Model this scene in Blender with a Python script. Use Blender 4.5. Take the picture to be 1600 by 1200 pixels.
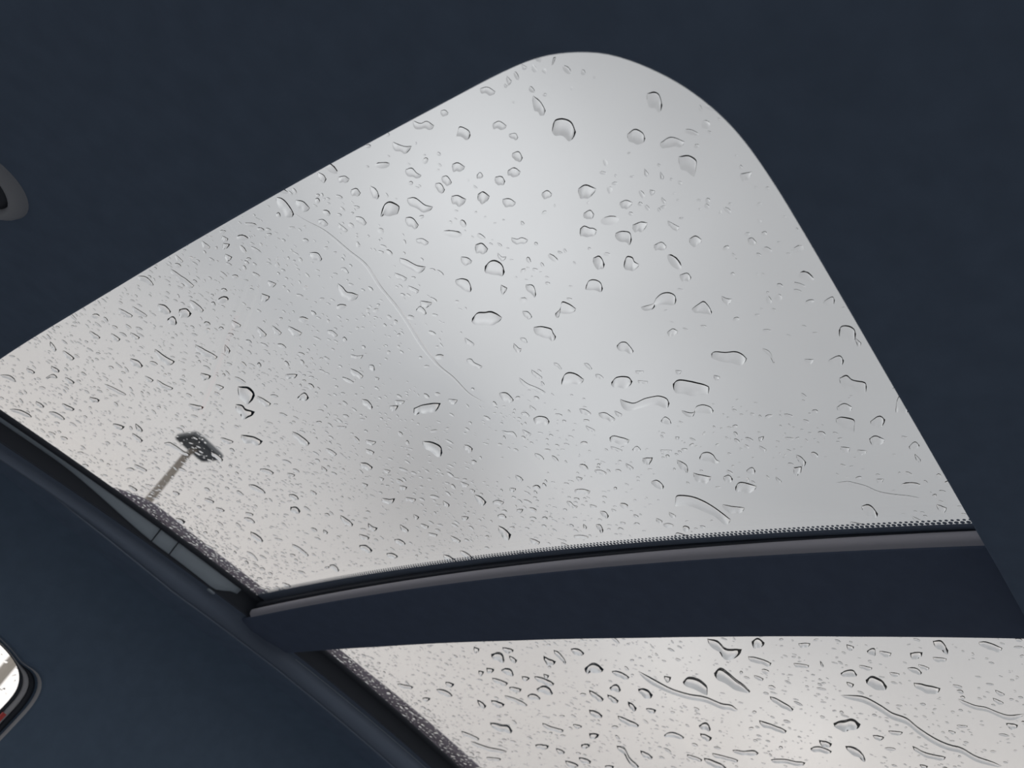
import bpy, bmesh, math, random
from mathutils import Vector, Matrix, noise

for o in list(bpy.data.objects):
    bpy.data.objects.remove(o)
sc = bpy.context.scene
COL = sc.collection
random.seed(7)

# ------------------------------------------------------------------ camera, sky, exposure
# World axes: X runs towards the rear of the car, Y towards its far side, Z up; ground at z = 0.
CAM_H = 1.20
cd = bpy.data.cameras.new('camera')
cam = bpy.data.objects.new('camera', cd)
COL.objects.link(cam)
right = Vector((0.58373, -0.75286, 0.30408))
up = Vector((-0.64647, -0.20434, 0.73507))
back = Vector((-0.49127, -0.62566, -0.60598))
m = Matrix((right, up, back)).transposed().to_4x4()
m.translation = Vector((0, 0, CAM_H))
cam.matrix_world = m
cd.sensor_width = 36.0
cd.lens = 36.0 * 1339.0 / 1600.0
cd.clip_start = 0.01
cd.clip_end = 1000
cd.dof.use_dof = True
cd.dof.focus_distance = 0.58
cd.dof.aperture_fstop = 15.0
sc.camera = cam

sc.view_settings.view_transform = 'Standard'
sc.view_settings.look = 'None'
sc.view_settings.exposure = 0.0
sc.view_settings.gamma = 1.0
sc.view_settings.use_curve_mapping = False
sc.cycles.use_denoising = True
sc.cycles.max_bounces = 16
sc.cycles.transmission_bounces = 14
sc.cycles.transparent_max_bounces = 16

def build_world():
    w = bpy.data.worlds.new('overcast_sky')
    sc.world = w
    w.use_nodes = True
    nt = w.node_tree
    nt.nodes.clear()
    N, L = nt.nodes.new, nt.links.new
    out = N('ShaderNodeOutputWorld')
    bg = N('ShaderNodeBackground')
    L(bg.outputs[0], out.inputs[0])
    tc = N('ShaderNodeTexCoord')
    def math_(op, a, b=None, c=None, clamp=False):
        n = N('ShaderNodeMath'); n.operation = op; n.use_clamp = clamp
        for i, v in enumerate((a, b, c)):
            if v is None: continue
            if isinstance(v, (int, float)): n.inputs[i].default_value = v
            else: L(v, n.inputs[i])
        return n.outputs[0]
    d = tc.outputs['Generated']
    sep = N('ShaderNodeSeparateXYZ'); L(d, sep.inputs[0])
    elev = sep.outputs[2]
    def noise_(scale, detail, off):
        mp = N('ShaderNodeMapping'); mp.inputs['Location'].default_value = off
        L(d, mp.inputs[0])
        n = N('ShaderNodeTexNoise'); n.inputs['Scale'].default_value = scale
        n.inputs['Detail'].default_value = detail; n.inputs['Roughness'].default_value = 0.45
        L(mp.outputs[0], n.inputs[0])
        return n.outputs['Fac']
    def glow(direction, power):                      # a thin spot in the cloud layer
        dp = N('ShaderNodeVectorMath'); dp.operation = 'DOT_PRODUCT'
        L(d, dp.inputs[0]); dp.inputs[1].default_value = Vector(direction).normalized()
        return math_('POWER', math_('MAXIMUM', dp.outputs['Value'], 0.0), power)
    cl = math_('SUBTRACT', noise_(2.6, 3.0, (3.1, 0.4, 1.7)), 0.5)
    cl2 = math_('SUBTRACT', noise_(7.0, 2.0, (0.3, 5.2, 2.2)), 0.5)
    v = math_('MULTIPLY_ADD', cl, 0.10, 0.72)
    v = math_('MULTIPLY_ADD', cl2, 0.10, v)
    v = math_('MULTIPLY_ADD', glow((0.355, 0.578, 0.735), 46.0), 0.42, v)       # the sun behind the clouds
    for dr, pw, amp in (((0.757, 0.516, 0.400), 300.0, 0.23), ((0.842, 0.403, 0.359), 420.0, 0.23), ((0.600, 0.552, 0.580), 120.0, 0.24),
                        ((0.501, 0.720, 0.480), 200.0, -0.15), ((0.187, 0.824, 0.536), 60.0, 0.09), ((0.259, 0.601, 0.756), 120.0, 0.10), ((0.25, 0.42, 0.87), 60.0, -0.13)):
        v = math_('MULTIPLY_ADD', glow(dr, pw), amp, v)                        # thinner and thicker cloud
    low = math_('MINIMUM', math_('SUBTRACT', 1.0, math_('MULTIPLY', elev, 1.75), clamp=True), 0.45)     # paler towards the horizon
    v = math_('MULTIPLY_ADD', low, 1.04, v)
    warm = N('ShaderNodeMix'); warm.data_type = 'RGBA'
    L(math_('MULTIPLY', low, 2.4, clamp=True), warm.inputs['Factor'])
    warm.inputs['A'].default_value = (0.975, 0.995, 1.02, 1)
    warm.inputs['B'].default_value = (1.03, 0.985, 0.95, 1)
    L(warm.outputs['Result'], bg.inputs['Color'])
    L(v, bg.inputs['Strength'])
build_world()

# ------------------------------------------------------------------ materials
def mat(name, col, rough=0.6, spec=0.5, bump=None, metal=0.0, mott=0.0):
    mt = bpy.data.materials.new(name)
    mt.use_nodes = True
    nt = mt.node_tree
    b = nt.nodes['Principled BSDF']
    b.inputs['Base Color'].default_value = (*col, 1)
    b.inputs['Roughness'].default_value = rough
    b.inputs['Specular IOR Level'].default_value = spec
    b.inputs['Metallic'].default_value = metal
    tc = nt.nodes.new('ShaderNodeTexCoord')
    if mott:
        n = nt.nodes.new('ShaderNodeTexNoise'); n.inputs['Scale'].default_value = 60
        n.inputs['Detail'].default_value = 4
        nt.links.new(tc.outputs['Object'], n.inputs[0])
        r = nt.nodes.new('ShaderNodeValToRGB')
        r.color_ramp.elements[0].position = 0.3; r.color_ramp.elements[1].position = 0.7
        r.color_ramp.elements[0].color = (*[c * (1 - mott) for c in col], 1)
        r.color_ramp.elements[1].color = (*[c * (1 + mott) for c in col], 1)
        nt.links.new(n.outputs['Fac'], r.inputs[0])
        nt.links.new(r.outputs[0], b.inputs['Base Color'])
    if bump:
        n = nt.nodes.new('ShaderNodeTexNoise'); n.inputs['Scale'].default_value = bump[0]
        n.inputs['Detail'].default_value = 2
        nt.links.new(tc.outputs['Object'], n.inputs[0])
        bp = nt.nodes.new('ShaderNodeBump'); bp.inputs['Strength'].default_value = bump[1]
        bp.inputs['Distance'].default_value = 0.0005
        nt.links.new(n.outputs['Fac'], bp.inputs['Height'])
        nt.links.new(bp.outputs[0], b.inputs['Normal'])
    return mt

def pane_mat(name, tint, ior=1.5):
    mt = bpy.data.materials.new(name)
    mt.use_nodes = True
    nt = mt.node_tree; nt.nodes.clear()
    out = nt.nodes.new('ShaderNodeOutputMaterial')
    mix = nt.nodes.new('ShaderNodeMixShader')
    fr = nt.nodes.new('ShaderNodeFresnel'); fr.inputs[0].default_value = ior
    tr = nt.nodes.new('ShaderNodeBsdfTransparent'); tr.inputs[0].default_value = (*tint, 1)
    gl = nt.nodes.new('ShaderNodeBsdfGlossy'); gl.inputs['Roughness'].default_value = 0.0
    # the pane does not bend the straight-through ray, so its far face needs the inverse ior
    geo = nt.nodes.new('ShaderNodeNewGeometry')
    mr = nt.nodes.new('ShaderNodeMapRange')
    mr.inputs['To Min'].default_value = ior; mr.inputs['To Max'].default_value = 1 / ior
    nt.links.new(geo.outputs['Backfacing'], mr.inputs['Value']); nt.links.new(mr.outputs[0], fr.inputs[0])
    nt.links.new(fr.outputs[0], mix.inputs[0]); nt.links.new(tr.outputs[0], mix.inputs[1])
    nt.links.new(gl.outputs[0], mix.inputs[2]); nt.links.new(mix.outputs[0], out.inputs[0])
    return mt

def water_mat():
    mt = bpy.data.materials.new('rain_water')
    mt.use_nodes = True
    nt = mt.node_tree; nt.nodes.clear()
    out = nt.nodes.new('ShaderNodeOutputMaterial')
    g = nt.nodes.new('ShaderNodeBsdfGlass'); g.inputs['IOR'].default_value = 1.333
    g.inputs['Roughness'].default_value = 0.0
    # water wets the pane, so most of the surface reflection of a free-standing drop is absent
    r = nt.nodes.new('ShaderNodeBsdfRefraction'); r.inputs['IOR'].default_value = 1.333
    r.inputs['Roughness'].default_value = 0.0
    mx = nt.nodes.new('ShaderNodeMixShader'); mx.inputs[0].default_value = 0.92
    nt.links.new(g.outputs[0], mx.inputs[1]); nt.links.new(r.outputs[0], mx.inputs[2])
    nt.links.new(mx.outputs[0], out.inputs[0])
    return mt

M = dict(
    headliner=mat('headliner_fabric', (0.158, 0.210, 0.296), 0.95, 0.1, (1400, 0.25), mott=0.06),
    side=mat('pillar_fabric', (0.135, 0.190, 0.270), 0.9, 0.15, (1200, 0.25), mott=0.06),
    beam=mat('beam_fabric', (0.118, 0.150, 0.225), 0.8, 0.2, (1300, 0.2), mott=0.05),
    rubber=mat('black_rubber', (0.040, 0.046, 0.060), 0.55, 0.4),
    track=mat('dark_track_plastic', (0.150, 0.190, 0.262), 0.5, 0.4, (700, 0.1)),
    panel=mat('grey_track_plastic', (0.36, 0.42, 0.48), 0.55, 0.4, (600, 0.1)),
    frit=mat('black_ceramic_frit', (0.26, 0.315, 0.41), 0.4, 0.5),
    paint=mat('dark_roof_paint', (0.06, 0.055, 0.066), 0.3, 0.5),
    rail=mat('roof_rail_coating', (0.19, 0.165, 0.21), 0.45, 0.5, (300, 0.1)),
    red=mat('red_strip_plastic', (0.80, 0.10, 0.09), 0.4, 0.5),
    greyrub=mat('grey_weatherstrip', (0.55, 0.55, 0.57), 0.6, 0.3),
    fitting=mat('grey_fitting_plastic', (0.42, 0.43, 0.46), 0.6, 0.3),
    asphalt=mat('wet_asphalt', (0.14, 0.144, 0.15), 0.75, 0.3, (40, 0.4), mott=0.25),
    steel=mat('painted_lamp_steel', (0.52, 0.47, 0.41), 0.5, 0.4, mott=0.1),
    head=mat('dark_lamp_housing', (0.30, 0.32, 0.34), 0.5, 0.4),
    lens=mat('grey_lamp_lens', (0.45, 0.47, 0.49), 0.35, 0.5),
)
M['highlight_strip'] = mat('lip_highlight_colour', (0.24, 0.29, 0.37), 0.9, 0.1)  # paler than the headliner, standing for light caught along the lip
M['added_leaves'] = mat('added_dark_foliage', (0.035, 0.045, 0.030), 0.9, 0.1, (3, 0.5), mott=0.3)
M['edge'] = mat('grey_beam_edge', (0.46, 0.455, 0.51), 0.6, 0.3, (700, 0.1))
M['pane'] = pane_mat('tinted_roof_glass', (0.80, 0.80, 0.80))
M['sidepane'] = pane_mat('side_window_glass', (0.97, 0.97, 0.97))
M['water'] = water_mat()

# ------------------------------------------------------------------ helpers
def obj(name, verts, faces, material, parent=None, smooth=True, kind=None, label=None):
    me = bpy.data.meshes.new(name)
    me.from_pydata([tuple(v) for v in verts], [], faces)
    me.update()
    if smooth:
        for p in me.polygons: p.use_smooth = True
    me.materials.append(material)
    o = bpy.data.objects.new(name, me)
    COL.objects.link(o)
    if parent:
        o.parent = parent
        o.matrix_parent_inverse = parent.matrix_world.inverted()
    if kind: o['kind'] = kind
    if label: o['label'] = label
    return o

def empty(name, loc, label=None, cat=None, kind=None):
    o = bpy.data.objects.new(name, None)
    COL.objects.link(o)
    o.empty_display_size = 0.05
    o.location = loc
    bpy.context.view_layer.update()
    if label: o['label'] = label
    if cat: o['category'] = cat
    if kind: o['kind'] = kind
    return o

def recalc(o):
    bm = bmesh.new(); bm.from_mesh(o.data)
    bmesh.ops.recalc_face_normals(bm, faces=bm.faces)
    bm.to_mesh(o.data); bm.free()

def smoothstep(a, b, x):
    t = min(1, max(0, (x - a) / (b - a)))
    return t * t * (3 - 2 * t)

def lerp_table(tab, x):
    if x <= tab[0][0]: return tab[0][1]
    for (a, b), (c, d_) in zip(tab, tab[1:]):
        if x <= c: return b + (d_ - b) * (x - a) / (c - a)
    return tab[-1][1]

def roof(x, y):
    """Height of the underside of the roof glass: crowned across and along the car."""
    return CAM_H + 0.377 - 0.1 * (y - 0.556) ** 2 - 0.09 * (x - 0.32) ** 2

GT = 0.004                                           # glass thickness

LIP = [(0.10, -0.022), (0.175, -0.027), (0.27, -0.0385), (0.42, -0.049), (0.60, -0.050), (0.84, -0.0546), (1.2, -0.058)]
def ceil_z(x, y):
    k = smoothstep(0.55, 0.95, y)
    return roof(x, y) + (1 - k) * (-0.045) + k * lerp_table(LIP, x)

def resample(pts, n, closed=True):
    P = [Vector(p) for p in pts]
    if closed: P.append(P[0])
    ln = [0]
    for a, b in zip(P, P[1:]): ln.append(ln[-1] + (b - a).length)
    out, j = [], 0
    for i in range(n):
        s = ln[-1] * i / (n if closed else n - 1)
        while j < len(P) - 2 and ln[j + 1] < s: j += 1
        t = (s - ln[j]) / max(1e-9, ln[j + 1] - ln[j])
        out.append(P[j].lerp(P[j + 1], min(1, t)))
    return out

def catmull(pts, n):
    P = [Vector(p) for p in pts]
    if len(P) == 2: return [P[0].lerp(P[1], i / (n - 1)) for i in range(n)]
    P = [P[0] * 2 - P[1]] + P + [P[-1] * 2 - P[-2]]
    seg = len(P) - 3
    dense = []
    for i in range(seg):
        p0, p1, p2, p3 = P[i:i + 4]
        for k in range(12):
            t = k / 12
            dense.append(0.5 * (2 * p1 + (p2 - p0) * t + (2 * p0 - 5 * p1 + 4 * p2 - p3) * t * t + (3 * p1 - p0 - 3 * p2 + p3) * t ** 3))
    dense.append(P[-2])
    return resample(dense, n, closed=False)

def sweep(name, sections, material, parent=None, close_section=False, caps=False, **kw):
    """sections: list of lists of points, joined into a skin."""
    k = len(sections[0])
    V = [p for s in sections for p in s]
    F = []
    for i in range(len(sections) - 1):
        for j in range(k if close_section else k - 1):
            a, b = i * k + j, i * k + (j + 1) % k
            F.append((a, b, b + k, a + k))
    if caps:
        F.append(tuple(range(k - 1, -1, -1)))
        F.append(tuple(range((len(sections) - 1) * k, len(sections) * k)))
    o = obj(name, V, F, material, parent, **kw)
    recalc(o)
    return o

def frange(a, b, n): return [a + (b - a) * i / (n - 1) for i in range(n)]

# ------------------------------------------------------------------ the ground outside
g = obj('ground', [(-250, -250, 0), (250, -250, 0), (250, 250, 0), (-250, 250, 0)], [(0, 1, 2, 3)], M['asphalt'], kind='structure',
        label='wet dark asphalt around the car')

# unseen ring of trees, added so the drop rims refract something dark
V, F = [], []
for k in range(181):
    a = 2 * math.pi * k / 180
    for r_, z_ in ((60, 0.0), (58.5, 1.6), (58.5, 3.4), (60, 4.6 + 1.1 * noise.noise(Vector((k * 0.37, 0, 0)))), (63, 4.2), (66, 0)):
        w = 1.2 * noise.noise(Vector((math.cos(a) * 9, math.sin(a) * 9, z_)))
        V.append(((r_ + w) * math.cos(a), (r_ + w) * math.sin(a), z_))
for k in range(180):
    for j in range(5):
        b_ = k * 6 + j
        F.append((b_, b_ + 1, b_ + 7, b_ + 6))
o = obj('added_tree_ring', V, F, M['added_leaves'], kind='stuff', label='added unseen belt of dark trees for the drop rims to refract')
o['category'] = 'trees'

# ------------------------------------------------------------------ headliner with its opening
hole = [(0.0913, 0.2053), (0.0931, 0.1849), (0.0986, 0.1687), (0.1069, 0.1551), (0.1239, 0.1413), (0.1405, 0.1332), (0.1585, 0.1282),
        (0.1827, 0.1262), (0.2126, 0.1256), (0.33, 0.1252), (0.44, 0.1240), (0.53, 0.1225), (1.0, 0.120), (1.52, 0.120), (1.56, 0.135), (1.58, 0.17), (1.58, 0.94),
        (1.56, 0.975), (1.52, 0.985), (1.0, 0.985), (0.5, 0.985), (0.20, 0.985), (0.165, 0.976), (0.140, 0.962), (0.118, 0.945), (0.103, 0.915),
        (0.0965, 0.86), (0.0938, 0.783), (0.0915, 0.685), (0.0897, 0.551), (0.0897, 0.375), (0.0904, 0.281), (0.0910, 0.237)]
hole = [Vector((p[0], p[1])) for p in hole]
def smooth_loop(P, n, it=2):
    for _ in range(it):
        Q = []
        for i in range(len(P)):
            a, b = P[i], P[(i + 1) % len(P)]
            Q += [a.lerp(b, 0.25), a.lerp(b, 0.75)]
        P = Q
    return resample(P, n)
hole = smooth_loop(hole, 1100, 3)
OX0, OX1, OY0, OY1 = -0.75, 1.80, -0.42, 1.02
def outward(P, i):
    a, b = P[i - 1], P[(i + 1) % len(P)]
    t = (b - a).normalized()
    nrm = Vector((t.y, -t.x))
    c = Vector((0.7, 0.55))
    return nrm if nrm.dot(P[i] - c) > 0 else -nrm
def box_exit(p, c, x0, x1, y0, y1):
    d = p - c
    k = min([( (x1 if d.x > 0 else x0) - c.x) / d.x if abs(d.x) > 1e-9 else 1e9, ((y1 if d.y > 0 else y0) - c.y) / d.y if abs(d.y) > 1e-9 else 1e9])
    return c + d * k
def corner_snap(Q, corners):
    for c in corners:
        j = min(range(len(Q)), key=lambda i: (Q[i] - c).length)
        Q[j] = c
secs = []
nrm = [outward(hole, i) for i in range(len(hole))]
outer = [box_exit(p, Vector((0.7, 0.55)), OX0, OX1, OY0, OY1) for p in hole]
corner_snap(outer, [Vector((a, b)) for a in (OX0, OX1) for b in (OY0, OY1)])
rings = []
for d, dz in ((0.0075, 'top'), (0.0035, 0.016), (0.0008, 0.0075), (0.0, 0.004), (0.0010, 0.0016), (0.0032, 0.0004), (0.007, 0.0)):
    ring = []
    for p, nn in zip(hole, nrm):
        q = p + nn * d
        z = roof(q.x, q.y) - 0.0012 if dz == 'top' else ceil_z(p.x, p.y) + dz
        ring.append((q.x, q.y, z))
    rings.append(ring)
for t in (0.12, 0.3, 0.55, 0.8, 1.0):
    ring = []
    for p, nn, q in zip(hole, nrm, outer):
        a = p + nn * 0.007
        r = a.lerp(q, t)
        ring.append((r.x, r.y, ceil_z(r.x, r.y)))
    rings.append(ring)
n = len(hole)
V = [v for r in rings for v in r]
F = [(i * n + j, i * n + (j + 1) % n, (i + 1) * n + (j + 1) % n, (i + 1) * n + j) for i in range(len(rings) - 1) for j in range(n)]
ceiling = obj('ceiling', V, F, M['headliner'], kind='structure', label='dark blue-grey fabric headliner with a large rounded roof opening')
recalc(ceiling)

# ------------------------------------------------------------------ outer roof skin of the car
def skin_patch(x0, x1, y0, y1, nx, ny):
    V, F = [], []
    for i in range(nx + 1):
        for j in range(ny + 1):
            x, y = x0 + (x1 - x0) * i / nx, y0 + (y1 - y0) * j / ny
            V.append((x, y, roof(x, y) + 0.003 - 0.9 * max(0, y - 1.02) ** 1.5))
    for i in range(nx):
        for j in range(ny):
            a = i * (ny + 1) + j
            F.append((a, a + 1, a + ny + 2, a + ny + 1))
    return V, F
skin = empty('trim_1', (0.5, 0.5, roof(0.5, 0.5)), label='dark painted outer roof skin around the roof glass', kind='structure')
for nm, a in (('roof_skin', (-0.8, 0.03, -0.45, 1.12, 10, 20)), ('roof_skin', (0.03, 1.6, 0.987, 1.12, 30, 8)), ('roof_skin', (0.03, 1.6, -0.45, 0.105, 30, 8)),
              ('roof_skin', (1.6, 1.9, -0.45, 1.12, 6, 20))):
    V, F = skin_patch(*a)
    obj(nm, V, F, M['paint'], skin)

# ------------------------------------------------------------------ the roof glass
def pane_mesh(x0, x1, y0, y1, nx, ny, rad=0.0):
    V, F = [], []
    for k, dz in enumerate((0.0, GT)):
        for i in range(nx + 1):
            for j in range(ny + 1):
                x, y = x0 + (x1 - x0) * i / nx, y0 + (y1 - y0) * j / ny
                V.append((x, y, roof(x, y) + dz))
    B = (nx + 1) * (ny + 1)
    for i in range(nx):
        for j in range(ny):
            a = i * (ny + 1) + j
            F.append((a, a + 1, a + ny + 2, a + ny + 1))
            F.append((B + a, B + a + ny + 1, B + a + ny + 2, B + a + 1))
    edge = [i * (ny + 1) for i in range(nx + 1)] + [nx * (ny + 1) + j for j in range(1, ny + 1)] + [i * (ny + 1) + ny for i in range(nx - 1, -1, -1)] + [j for j in range(ny - 1, 0, -1)]
    for a, b in zip(edge, edge[1:] + edge[:1]):
        F.append((a, b, B + b, B + a))
    return V, F
win1 = empty('window_1', (0.30, 0.54, roof(0.30, 0.54)), label='large front roof glass panel covered in raindrops', kind='structure')
V, F = pane_mesh(0.03, 0.540, 0.107, 0.985, 36, 40)
p1 = obj('pane', V, F, M['pane'], win1); recalc(p1)
win2 = empty('window_2', (1.05, 0.54, roof(1.05, 0.54)), label='rear roof glass panel beyond the crossbeam, covered in raindrops', kind='structure')
V, F = pane_mesh(0.556, 1.598, 0.107, 0.985, 60, 40)
p2 = obj('pane', V, F, M['pane'], win2); recalc(p2)

# black ceramic border and its fading dots along the rear edge of the front panel
def skew(x, y): return x + 0.012 * (y - 0.46) * (1 - smoothstep(0.53, 0.60, x))      # the beam's front edge is not quite square to the car
def sink(x, y): return -0.018 * (y - 0.46) * (1 - smoothstep(0.52, 0.60, x))          # and hangs lower on the far side
def strip(x0, x1, y0, y1, ny, dz, nx=3, slant=False):
    V, F = [], []
    for i in range(nx + 1):
        for j in range(ny + 1):
            x, y = x0 + (x1 - x0) * i / nx, y0 + (y1 - y0) * j / ny
            if slant and i == 0: x = skew(x, y)
            V.append((x, y, roof(x, y) + dz))
    for i in range(nx):
        for j in range(ny):
            a = i * (ny + 1) + j
            F.append((a, a + 1, a + ny + 2, a + ny + 1))
    return V, F
V, F = strip(0.5030, 0.540, 0.107, 0.9635, 60, -0.0003, slant=True)
obj('frit_band', V, F, M['frit'], win1, label='black ceramic border along the glass edge')
V, F = [], []
pitch = 0.0036
for r, (xx, rad) in enumerate(((0.5016, 0.00150), (0.4990, 0.00112))):
    for i in range(int(0.85 / pitch)):
        y = 0.109 + (i + 0.5 * (r % 2)) * pitch
        b = len(V)
        for k in range(8):
            a = k * math.pi / 4
            px, py = skew(xx, y) + rad * math.cos(a), y + rad * math.sin(a)
            V.append((px, py, roof(px, py) - 0.0003))
        F.append(tuple(range(b, b + 8)))
obj('frit_dots', V, F, M['frit'], win1, kind='stuff', label='rows of tiny black printed dots fading into the glass')
V, F = strip(0.556, 0.600, 0.107, 0.9635, 60, -0.0003)
obj('frit_band', V, F, M['frit'], win2)

# ------------------------------------------------------------------ crossbeam between the panels
beam = empty('trim_2', (0.555, 0.54, roof(0.555, 0.54)), label='padded dark crossbeam between the two roof glass panels', kind='structure')
prof = [(0.5102, -0.0166), (0.5098, -0.0178), (0.5120, -0.0190), (0.5180, -0.0206), (0.530, -0.0226), (0.56, -0.0256), (0.590, -0.0268), (0.6015, -0.0267),
        (0.6060, -0.0258), (0.6085, -0.0235), (0.6092, -0.019), (0.608, -0.006), (0.604, -0.001)]
BOW = [(0.085, -0.017), (0.136, -0.0145), (0.25, -0.0065), (0.368, -0.0005), (0.456, 0.003), (0.614, 0.004), (0.81, 0.0), (0.93, -0.006), (0.9845, -0.009)]
def bowed(x, y): return skew(x, y) + lerp_table(BOW, y) * smoothstep(0.53, 0.60, x)      # the rear edge bows in plan
sweep('beam_cover', [[(bowed(x, y), y, roof(x, y) + dz + sink(x, y)) for x, dz in prof] for y in frange(0.085, 0.9845, 70)], M['beam'], beam)
eprof = [(0.530, -0.0040), (0.512, -0.0070), (0.5070, -0.0088), (0.5058, -0.0100), (0.5054, -0.0118), (0.5058, -0.0150), (0.5074, -0.0168), (0.5104, -0.0181)]
sweep('beam_edge', [[(skew(x, y), y, roof(x, y) + dz + sink(x, y)) for x, dz in eprof] for y in frange(0.100, 0.9600, 70)], M['edge'], beam, label='grey rolled front edge of the beam')
sprof = [(0.5100, -0.0006), (0.5094, -0.0030), (0.5080, -0.0052), (0.5085, -0.0070), (0.5120, -0.0076), (0.518, -0.0050)]
sweep('glass_seal', [[(skew(x, y), y, roof(x, y) + dz + 0.6 * sink(x, y)) for x, dz in sprof] for y in frange(0.107, 0.9600, 70)], M['rubber'], beam, label='black rubber glass seal')

# ------------------------------------------------------------------ far side track
track = empty('trim_3', (0.6, 0.97, roof(0.6, 0.97) - 0.03), label='dark stepped track along the far side of the roof opening', kind='structure')
XS = frange(0.02, 1.56, 110)
def tsweep(name, pts, material, xs=XS, **kw):
    return sweep(name, [[(x, y, roof(x, y) + (dz(x) if callable(dz) else dz)) for y, dz in pts] for x in xs], material, track, **kw)
tsweep('glass_gasket', [(0.9600, -0.0004), (0.9592, -0.0030), (0.9612, -0.0050), (0.9660, -0.0056)], M['rubber'], label='black rubber glass gasket')
tsweep('track_wall', [(0.9640, -0.0050), (0.9690, -0.0060), (0.9697, -0.0235), (0.9705, -0.0245)], M['rubber'])
tsweep('track_ledge', [(0.9695, -0.0236), (0.9712, -0.0240), (0.9765, -0.0250), (0.9783, -0.0258), (0.9790, -0.0275), (0.9795, -0.034), (0.9800, lambda x: min(-0.036, lerp_table(LIP, x) + 0.004)), (0.9860, lambda x: lerp_table(LIP, x) + 0.003)], M['track'])
def panel_low(x): return -(0.0072 + 0.0135 * smoothstep(0.21, 0.38, x) + 0.002 * smoothstep(0.38, 0.48, x))
for a, b in ((0.06, 0.3590), (0.3607, 0.3857), (0.3874, 0.4880)):
    xs = frange(a, b, max(4, int((b - a) / 0.008)))
    secs = []
    for x in xs:
        k = smoothstep(0.455, 0.488, x)
        lo = panel_low(x) * (1 - 0.55 * k)
        secs.append([(x, y, roof(x, y) + dz) for y, dz in ((0.9668, -0.0052), (0.9640, -0.0052), (0.9638, -0.0060), (0.9660, lo * 0.5 - 0.003), (0.9672, lo), (0.9684, lo - 0.0006), (0.9692, lo))])
    sweep('track_panel', secs, M['panel'], track, close_section=True, caps=True, label='grey plastic track cover panel')
# thin pale strips that paint a highlight on the ledge edge and headliner lip
def highlight_strip(name, y, dz, r, material, xs, parent):
    return sweep(name, [[(x, y + r * math.cos(a), roof(x, y) + dz(x) + r * math.sin(a)) for a in [k * math.pi / 4 for k in range(8)]] for x in xs], material, parent, close_section=True, caps=True)
highlight_strip('ledge_highlight', 0.9786, lambda x: -0.0262, 0.0006, M['panel'], frange(0.612, 1.5, 60), track)
highlight_strip('lip_highlight', 0.9846, lambda x: lerp_table(LIP, x) + 0.0022, 0.0011, M['highlight_strip'], frange(0.20, 1.5, 90), ceiling)
# small guide clip beside the beam end
sweep('guide_clip', [[(x, 0.9725 + r * math.cos(a), roof(x, 0.97) - 0.0255 + r * 0.8 * math.sin(a)) for a in [k * math.pi / 4 for k in range(8)]]
                     for x, r in ((0.452, 0.0005), (0.4535, 0.0022), (0.458, 0.0026), (0.4625, 0.0022), (0.464, 0.0005))], M['panel'], track, close_section=True, caps=True)

# ------------------------------------------------------------------ far side wall with the door window
PROF = [(1.015, 0.004), (1.020, 0.000), (1.045, -0.012), (1.066, -0.030), (1.082, -0.055), (1.094, -0.085), (1.103, -0.115), (1.109, -0.145), (1.114, -0.19), (1.122, -0.25), (1.140, -0.37), (1.16, -0.52)]
plen = [0]
for (a, b), (c, d) in zip(PROF, PROF[1:]): plen.append(plen[-1] + math.hypot(c - a, d - b))
def wall_pt(x, s):
    y = lerp_table(list(zip(plen, [p[0] for p in PROF])), s)
    z = lerp_table(list(zip(plen, [p[1] for p in PROF])), s)
    base = ceil_z(x, 1.02)
    k = smoothstep(0.0, 0.12, s)
    return Vector((x, y, base * (1 - k) + (CAM_H + 0.305) * k + z))
def s_of_z(zrel):                                     # arc length where the wall is zrel above the camera
    lo, hi = 0.0, plen[-1]
    for _ in range(50):
        mid = (lo + hi) / 2
        if wall_pt(0.38, mid).z - CAM_H > zrel: lo = mid
        else: hi = mid
    return lo
wl = [(0.30, 0.2005), (0.331, 0.1962), (0.352, 0.1905), (0.3655, 0.1840), (0.3735, 0.1765), (0.3785, 0.1670), (0.3795, 0.1560), (0.3770, 0.140), (0.372, 0.11), (0.355, 0.02), (0.34, -0.06),
      (0.30, -0.10), (-0.30, -0.12), (-0.38, -0.08), (-0.36, 0.02), (-0.24, 0.14), (-0.18, 0.185), (-0.10, 0.203), (0.10, 0.205)]
wloop = smooth_loop([Vector((x, s_of_z(z))) for x, z in wl], 560, 3)
wc = Vector((0.0, s_of_z(0.05)))
def wnormal(i):
    a, b = wloop[i - 1], wloop[(i + 1) % len(wloop)]
    t = (b - a).normalized(); nn = Vector((t.y, -t.x))
    return nn if nn.dot(wloop[i] - wc) > 0 else -nn
wn = [wnormal(i) for i in range(len(wloop))]
wouter = [box_exit(p, wc, -0.75, 1.80, 0.0, plen[-1]) for p in wloop]
corner_snap(wouter, [Vector((a, b)) for a in (-0.75, 1.80) for b in (0.0, plen[-1])])
def wring(d, depth):
    return [wall_pt((p + nn * d).x, (p + nn * d).y) + Vector((0, depth, 0)) for p, nn in zip(wloop, wn)]
def skin_rings(name, rings, material, parent=None, **kw):
    n = len(rings[0]); V = [v for r in rings for v in r]
    F = [(i * n + j, i * n + (j + 1) % n, (i + 1) * n + (j + 1) % n, (i + 1) * n + j) for i in range(len(rings) - 1) for j in range(n)]
    o = obj(name, V, F, material, parent, **kw); recalc(o); return o
def wide(nn, a, b):                                   # frame is broad on the pillar side, narrow at the top
    return a + (b - a) * smoothstep(0.35, 1.0, nn.x)
rr = []
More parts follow.
